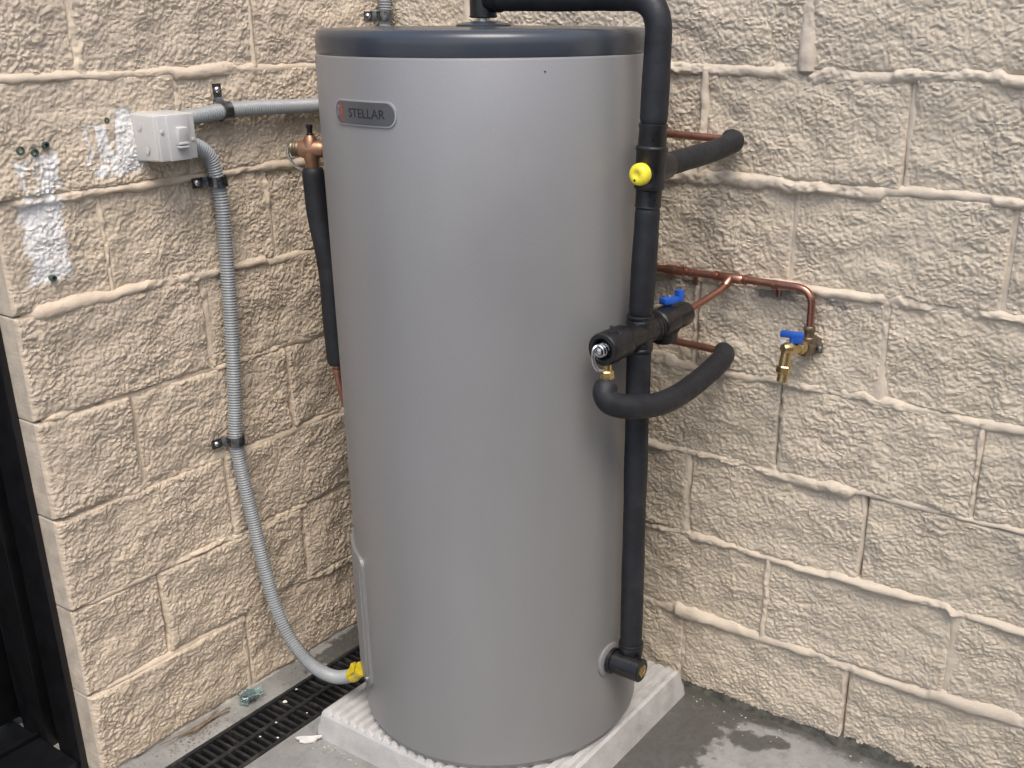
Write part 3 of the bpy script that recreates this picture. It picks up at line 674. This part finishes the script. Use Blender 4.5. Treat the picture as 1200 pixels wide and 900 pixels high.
part('lagging', lag(spline([vp(.350, 1.222), vp(.349, 1.18), vp(.346, 1.13), vp(.338, 1.07), vp(.333, 1.02), vp(.332, .95), vp(.3325, .88), vp(.331, .822)]), .0225, 6), MAT['foam'], rl)
part('copper_tail', tube(spline([vp(.333, .86), vp(.333, .80), vp(.329, .77), vp(.326, .73, -157), vp(.325, .68, -163), vp(.33, .66, -172)]), .0085, 14), MAT['copper'], rl)
part('tail_ring', ring(vp(.333, .808), (0, 0, 1), .0112, .012), MAT['copper'], rl)

# ------------------------------------------------------------------ isolator switch, conduits and clips
sw = thing('isolator_switch', (.04, -.66, 1.235), 'pale grey weatherproof isolator switch box on the warm tan wall', 'switch')
BY0, BY1, BZ0, BZ1, BD = -.712, -.624, 1.243, 1.331, .070
def taper(bm):
    for v in bm.verts:
        if v.co.x > 0: v.co.y *= .93; v.co.z *= .95
part('box', rbox((BD/2+.003, (BY0+BY1)/2, (BZ0+BZ1)/2), (BD, BY1-BY0, BZ1-BZ0), .004, 3, None, taper), MAT['switch'], sw)
fc = part('cover', rbox((BD+.006, (BY0+BY1)/2, (BZ0+BZ1)/2), (.010, .082, .083), .003), MAT['switch'], sw)
part('raised_panel', rbox((BD+.013, (BY0+BY1)/2, (BZ0+BZ1)/2), (.0065, .046, .0825), .0015), MAT['switch'], fc)
part('rocker', join(rbox((BD+.020, (BY0+BY1)/2+.002, (BZ0+BZ1)/2+.003), (.012, .022, .034), .003, 2, Matrix.Rotation(.16, 3, 'Y')), rbox((BD+.021, (BY0+BY1)/2+.002, (BZ0+BZ1)/2-.010), (.014, .020, .004), .001), rbox((BD+.021, (BY0+BY1)/2+.002, (BZ0+BZ1)/2-.0165), (.014, .020, .004), .001)), MAT['switch'], sw)
for y in (BY0+.011, BY1-.011): part('cover_screw', lathe((BD+.010, y, (BZ0+BZ1)/2+(.012 if y < -.66 else -.006)), (1, 0, 0), [(0, .004), (.0025, .004), (.003, .003)], 10), MAT['switch'], fc)
part('knockout', lathe((.045, BY0-.0005, 1.265), (0, -1, 0), [(0, .007), (.0006, .0067)], 18), MAT['switch'], sw)
part('knockout', lathe((.030, BY0-.0005, 1.305), (0, -1, 0), [(0, .005), (.0006, .0047)], 18), MAT['switch'], sw)

def corr(path, r=.0155, pitch=.0058, n=18):
    # resample at pitch/4
    P = [Vector(p) for p in path]; L = [0.0]
    for i in range(1, len(P)): L.append(L[-1]+(P[i]-P[i-1]).length)
    m = int(L[-1]/(pitch/4)); q = []; rr = []
    for k in range(m+1):
        s = L[-1]*k/m; i = min(len(P)-2, max(0, int(np.searchsorted(L, s))-1)); f = (s-L[i])/max(1e-9, L[i+1]-L[i])
        q.append(P[i].lerp(P[i+1], f)); rr.append(r-.0024*(0, .6, 1, .6)[k % 4])
    return tube(q, rr, n)
CW = .030
c1 = mesh_obj('conduit', *corr(spline([(.036, -.630, 1.314), (CW, -.58, 1.317), (CW, -.51, 1.322), (CW, -.42, 1.322), (CW, -.32, 1.318), (CW, -.22, 1.318), (CW, -.13, 1.335), (CW, -.075, 1.375), (CW, -.048, 1.43), (CW, -.038, 1.50), (CW, -.036, 1.60), (CW, -.035, 1.96)])), MAT['conduit'], smooth=60)
tag(c1, 'grey corrugated conduit from the switch behind the tank and up the wall', 'conduit')
low = thing('conduit', (.2, -.58, .08), 'long grey corrugated conduit looping from the switch down to the tank base', 'conduit')
part('hose', corr(spline([(.038, -.630, 1.266), (.035, -.600, 1.264), (.031, -.566, 1.240), (.029, -.551, 1.195), (.030, -.547, 1.13), (.030, -.553, 1.0), (.030, -.562, .85), (.030, -.574, .72), (.029, -.582, .635), (.032, -.578, .55), (.045, -.572, .43), (.063, -.572, .33), (.090, -.574, .233), (.130, -.575, .164), (.192, -.576, .121), (.262, -.577, .116), (.318, -.577, .138), (.352, -.576, .165)])), MAT['conduit'], low, 60)
part('tape', tube(spline([(.326, -.577, .143), (.340, -.5765, .154), (.358, -.575, .172)], .003), lambda s: .0160+.0012*math.sin(s*9), 16), MAT['tape'], low)
part('tape_flap', ([(.328, -.593, .150), (.352, -.594, .172), (.356, -.590, .197), (.340, -.590, .186), (.329, -.5945, .150), (.353, -.5955, .172), (.357, -.5915, .197), (.341, -.5915, .186)], [(0, 1, 2, 3), (7, 6, 5, 4), (0, 4, 5, 1), (1, 5, 6, 2), (2, 6, 7, 3), (3, 7, 4, 0)]), MAT['tape'], low, 0)

def clip(c, axis, tab, label):
    c = Vector(c); ax = Vector(axis).normalized(); tb = Vector(tab).normalized(); out = Vector((1, 0, 0)); w = .010
    root = thing('pipe_clip', (c.x, c.y, c.z), label, 'clip', 'metal clips holding the grey conduit')
    V = []; F = []; pts = []
    for k in range(13):                                   # strap over the conduit, from the tab side round to the wall
        a = math.pi*(k/12); pts.append((math.cos(a), math.sin(a)))
    r = .0178; prof = [(r+.034, -.016), (r+.008, -.016), (r+.001, -.010)]+[(r*a, r*b) for a, b in pts]+[(-r, -.024)]
    th = .0016
    for (a, b) in prof:
        for s in (-w, w):
            for e in (0, th): V.append(c+tb*(a+(e if abs(a) > .001 and b > 0 else 0)*math.copysign(1, a))+out*(b+e)+ax*s)
    n = len(prof)
    for i in range(n-1):
        o = i*4; q = o+4
        F += [(o+1, o+3, q+3, q+1), (o, q, q+2, o+2), (o, o+1, q+1, q), (o+2, q+2, q+3, o+3)]
    F += [(0, 2, 3, 1), ((n-1)*4, (n-1)*4+1, (n-1)*4+3, (n-1)*4+2)]
    part('strap', (V, F), MAT['zinc'], root, 40)
    part('screw', lathe(c+tb*(r+.022)+out*(-.016), (1, 0, 0), [(0, .0062), (.0035, .0062), (.006, .004), (.006, .002), (.004, .0015)], 14), MAT['steel'], root)
clip((CW, -.515, 1.3218), (0, 1, .03), (0, 0, 1), 'metal clip with upright tab holding the conduit beside the switch')
clip((.0295, -.549, 1.188), (0, 0, 1), (0, -1, 0), 'metal clip on the conduit just below the switch box')
clip((.0295, -.582, .637), (0, -.05, 1), (0, -1, 0), 'metal clip halfway down the long looping conduit')
clip((CW, -.038, 1.497), (0, 0, 1), (0, -1, 0), 'metal clip on the upright conduit behind the tank lid')

# ------------------------------------------------------------------ litter and ground dressing
rng = random.Random(11)
def shard(c, s, seed, flat=.35):
    r = random.Random(seed); bm = bmesh.new(); bmesh.ops.create_icosphere(bm, subdivisions=1, radius=1)
    for v in bm.verts: v.co *= r.uniform(.6, 1.15)
    V = [Vector(c)+Vector((v.co.x*s, v.co.y*s*r.uniform(.6, 1), (v.co.z*flat+flat*.7)*s)) for v in bm.verts]
    bm.verts.index_update(); F = [tuple(v.index for v in f.verts) for f in bm.faces]; bm.free(); return V, F
wc = thing('paint_flake', (.268, -.667, 0), 'white curled flake lying on the concrete beside the pad', 'debris')
V = []; F = []
n = 14
ca, sa = math.cos(.72), math.sin(.72)
for lay in (0, .0025):
    for i in range(n):
        a = 2*math.pi*i/n; rr = 1+.16*math.sin(3*a+.4)+.10*math.sin(5*a)
        x, y = .027*rr*math.cos(a), .012*rr*math.sin(a); V.append((.268+x*ca-y*sa, -.667+x*sa+y*ca, .0015+lay+.004*abs(math.cos(a))))
    V.append((.268, -.667, .001+lay))
for i in range(n):
    j = (i+1) % n; F += [(i, j, n+1+j, n+1+i), (n, j, i), (2*n+1, n+1+i, n+1+j)]
part('flake', (V, F), MAT['chip'], wc, 0)
gl = thing('broken_glass', (.047, -.652, 0), 'crumpled clump of broken green glass by the wall foot', 'debris')
for k in range(11):
    a = rng.uniform(0, 6.28); r = rng.uniform(.004, .022); x, y = .048+r*math.cos(a)*.7, -.650+r*math.sin(a)*1.3
    w = rng.uniform(.016, .030); m3 = Matrix.Rotation(rng.uniform(-.7, .7), 3, 'X') @ Matrix.Rotation(rng.uniform(-.7, .7), 3, 'Y') @ Matrix.Rotation(rng.uniform(0, 3), 3, 'Z')
    part('shard', rbox((x, y, .012+rng.uniform(0, .016)*(1-r/.03)), (w, w*.7, .005), .0008, 1, m3), MAT['glass'], gl, 0)
for k, (xa, ya, xb, yb) in enumerate(((.030, -.690, .038, -.812), (.040, -.700, .030, -.83), (.024, -.72, .046, -.80), (.036, -.76, .028, -.875))):
    pts = [(xa+(xb-xa)*s+rng.uniform(-.002, .002), ya+(yb-ya)*s, .004+.003*k+.002*math.sin(s*5+k)) for s in (0, .2, .4, .6, .8, 1)]
    o = mesh_obj('twig', *tube(spline(pts, .01), lambda s: .0024*(1-.5*s), 6), MAT['twig'])
    tag(o, 'thin dry brown twig lying along the foot of the warm tan wall', 'twig', 'dry twigs by the drain')
# loose grit
def grit(name, spots, mat, label):
    parts = [shard((x, y, z), s, k*7+3, .5) for k, (x, y, z, s) in enumerate(spots)]
    V, F = join(*parts); o = mesh_obj(name, V, F, mat, smooth=0); tag(o, label, 'grit', kind='stuff'); return o
sp = [(rng.uniform(.88, 1.9), -.035-abs(rng.gauss(0, .03)), 0, rng.uniform(.0008, .0034)) for _ in range(130)]
sp += [(rng.uniform(.28, 1.6), rng.uniform(-1.2, -.08), 0, rng.uniform(.0006, .0020)) for _ in range(260)]
sp += [(rng.uniform(.26, .42), -.655-abs(rng.gauss(0, .012)), 0, rng.uniform(.001, .0035)) for _ in range(40)]
grit('loose_grit', sp, MAT['grit'], 'pale loose grit scattered over the concrete slab')
sp = [(rng.uniform(.012, .082), rng.uniform(-1.1, -.2), 0, rng.uniform(.0007, .0028)) for _ in range(170)]
sp += [(.05+rng.gauss(0, .014), -.80+rng.gauss(0, .05), 0, rng.uniform(.001, .0032)) for _ in range(120)]
grit('loose_grit', sp, MAT['twig'], 'brown crumbs and dirt between the wall and the drain')
for k, (x, y, s) in enumerate(((.118, -.60, .0075), (.16, -.665, .004), (.205, -.70, .004), (.10, -.55, .005), (.17, -.72, .0035), (.19, -.60, .003))):
    o = mesh_obj('stone_chip', *shard((x, y, .001), s, 90+k, .25), MAT['chip'], smooth=0); tag(o, 'small white chip lying on the black drain grate', 'debris', 'white chips on the drain grate')
# damp mossy dirt packed along the foot of the right wall and a mortar fillet along the left one
def foot(name, side, a, b, w, h, mat, seed, parent=None, d0=.0):
    n = int((b-a)/.006); k = 7; s = np.linspace(a, b, n+1); th = np.linspace(0, 1, k)
    Sg, Tg = np.meshgrid(s, th, indexing='ij')
    ww = (w*(1+.5*perlin(s*7+seed, s*0+1.5)+.25*perlin(s*40+seed, s*0+8.5)))[:, None]
    hh = (h*(1+.5*perlin(s*9+seed, s*0+21.5)+.35*perlin(s*60+seed, s*0+28.5)))[:, None]
    H = d0+Tg*ww; Z = .0008-.002*(Tg > .99)+hh*(1-Tg)**1.4*(1+.5*perlin(Sg*70, Tg*3+seed)); 
    V = wall_pt(side, Sg, Z, H).reshape(-1, 3); idx = np.arange((n+1)*k).reshape(n+1, k)
    q = np.stack([idx[:-1, :-1], idx[:-1, 1:], idx[1:, 1:], idx[1:, :-1]], -1).reshape(-1, 4)
    if side == 'L': q = q[:, ::-1]
    q = q[:, ::-1] if side == 'R' else q
    return mesh_obj(name, V, q, mat, parent, 80)
tag(foot('damp_dirt', 'R', .02, 3.2, .022, .014, MAT['dirt'], 5), 'dark damp dirt packed along the foot of the greyish block wall', 'dirt', kind='stuff')
foot('mortar_fillet', 'L', .02, .99, .012, .012, MAT['fillet'], 9, wallL, -.004)

# ------------------------------------------------------------------ unseen fence added across the passage to block low sky light
fn = thing('added_fence', (3.27, -3.0, 0), 'unseen dark grey ribbed steel fence added across the passage to block low light', 'fence')
MAT['fence'] = simple('fence_steel', (.11, .115, .115), .5, .2, .06, 6)
src = None; src2 = None
for k in range(8):
    ya = -.02-.8*k
    if src is None:
        V = []; F = []; xs = []; w = 0
        for i in range(4): xs += [(w, 0), (w+.05, 0), (w+.075, .03), (w+.155, .03), (w+.18, 0)]; w += .19
        for (a, d) in xs:
            for z in (.05, 1.85): V.append((3.25+d*.9, ya-.02-a, z))
        for i in range(len(xs)-1): F.append((2*i, 2*i+1, 2*i+3, 2*i+2))
        src = part('panel', (V, F), MAT['fence'], fn, 0)
        src2 = part('post', bx(3.245, 3.295, ya-.02, ya+.015, 0, 1.9, .002), MAT['fence'], fn)
        src3 = part('rail', bx(3.235, 3.29, ya-.78, ya-.021, 1.85, 1.89, .002), MAT['fence'], fn)
    else:
        for q in (src, src2, src3):
            o = q.copy(); COL.objects.link(o); o.location.y -= .8*k
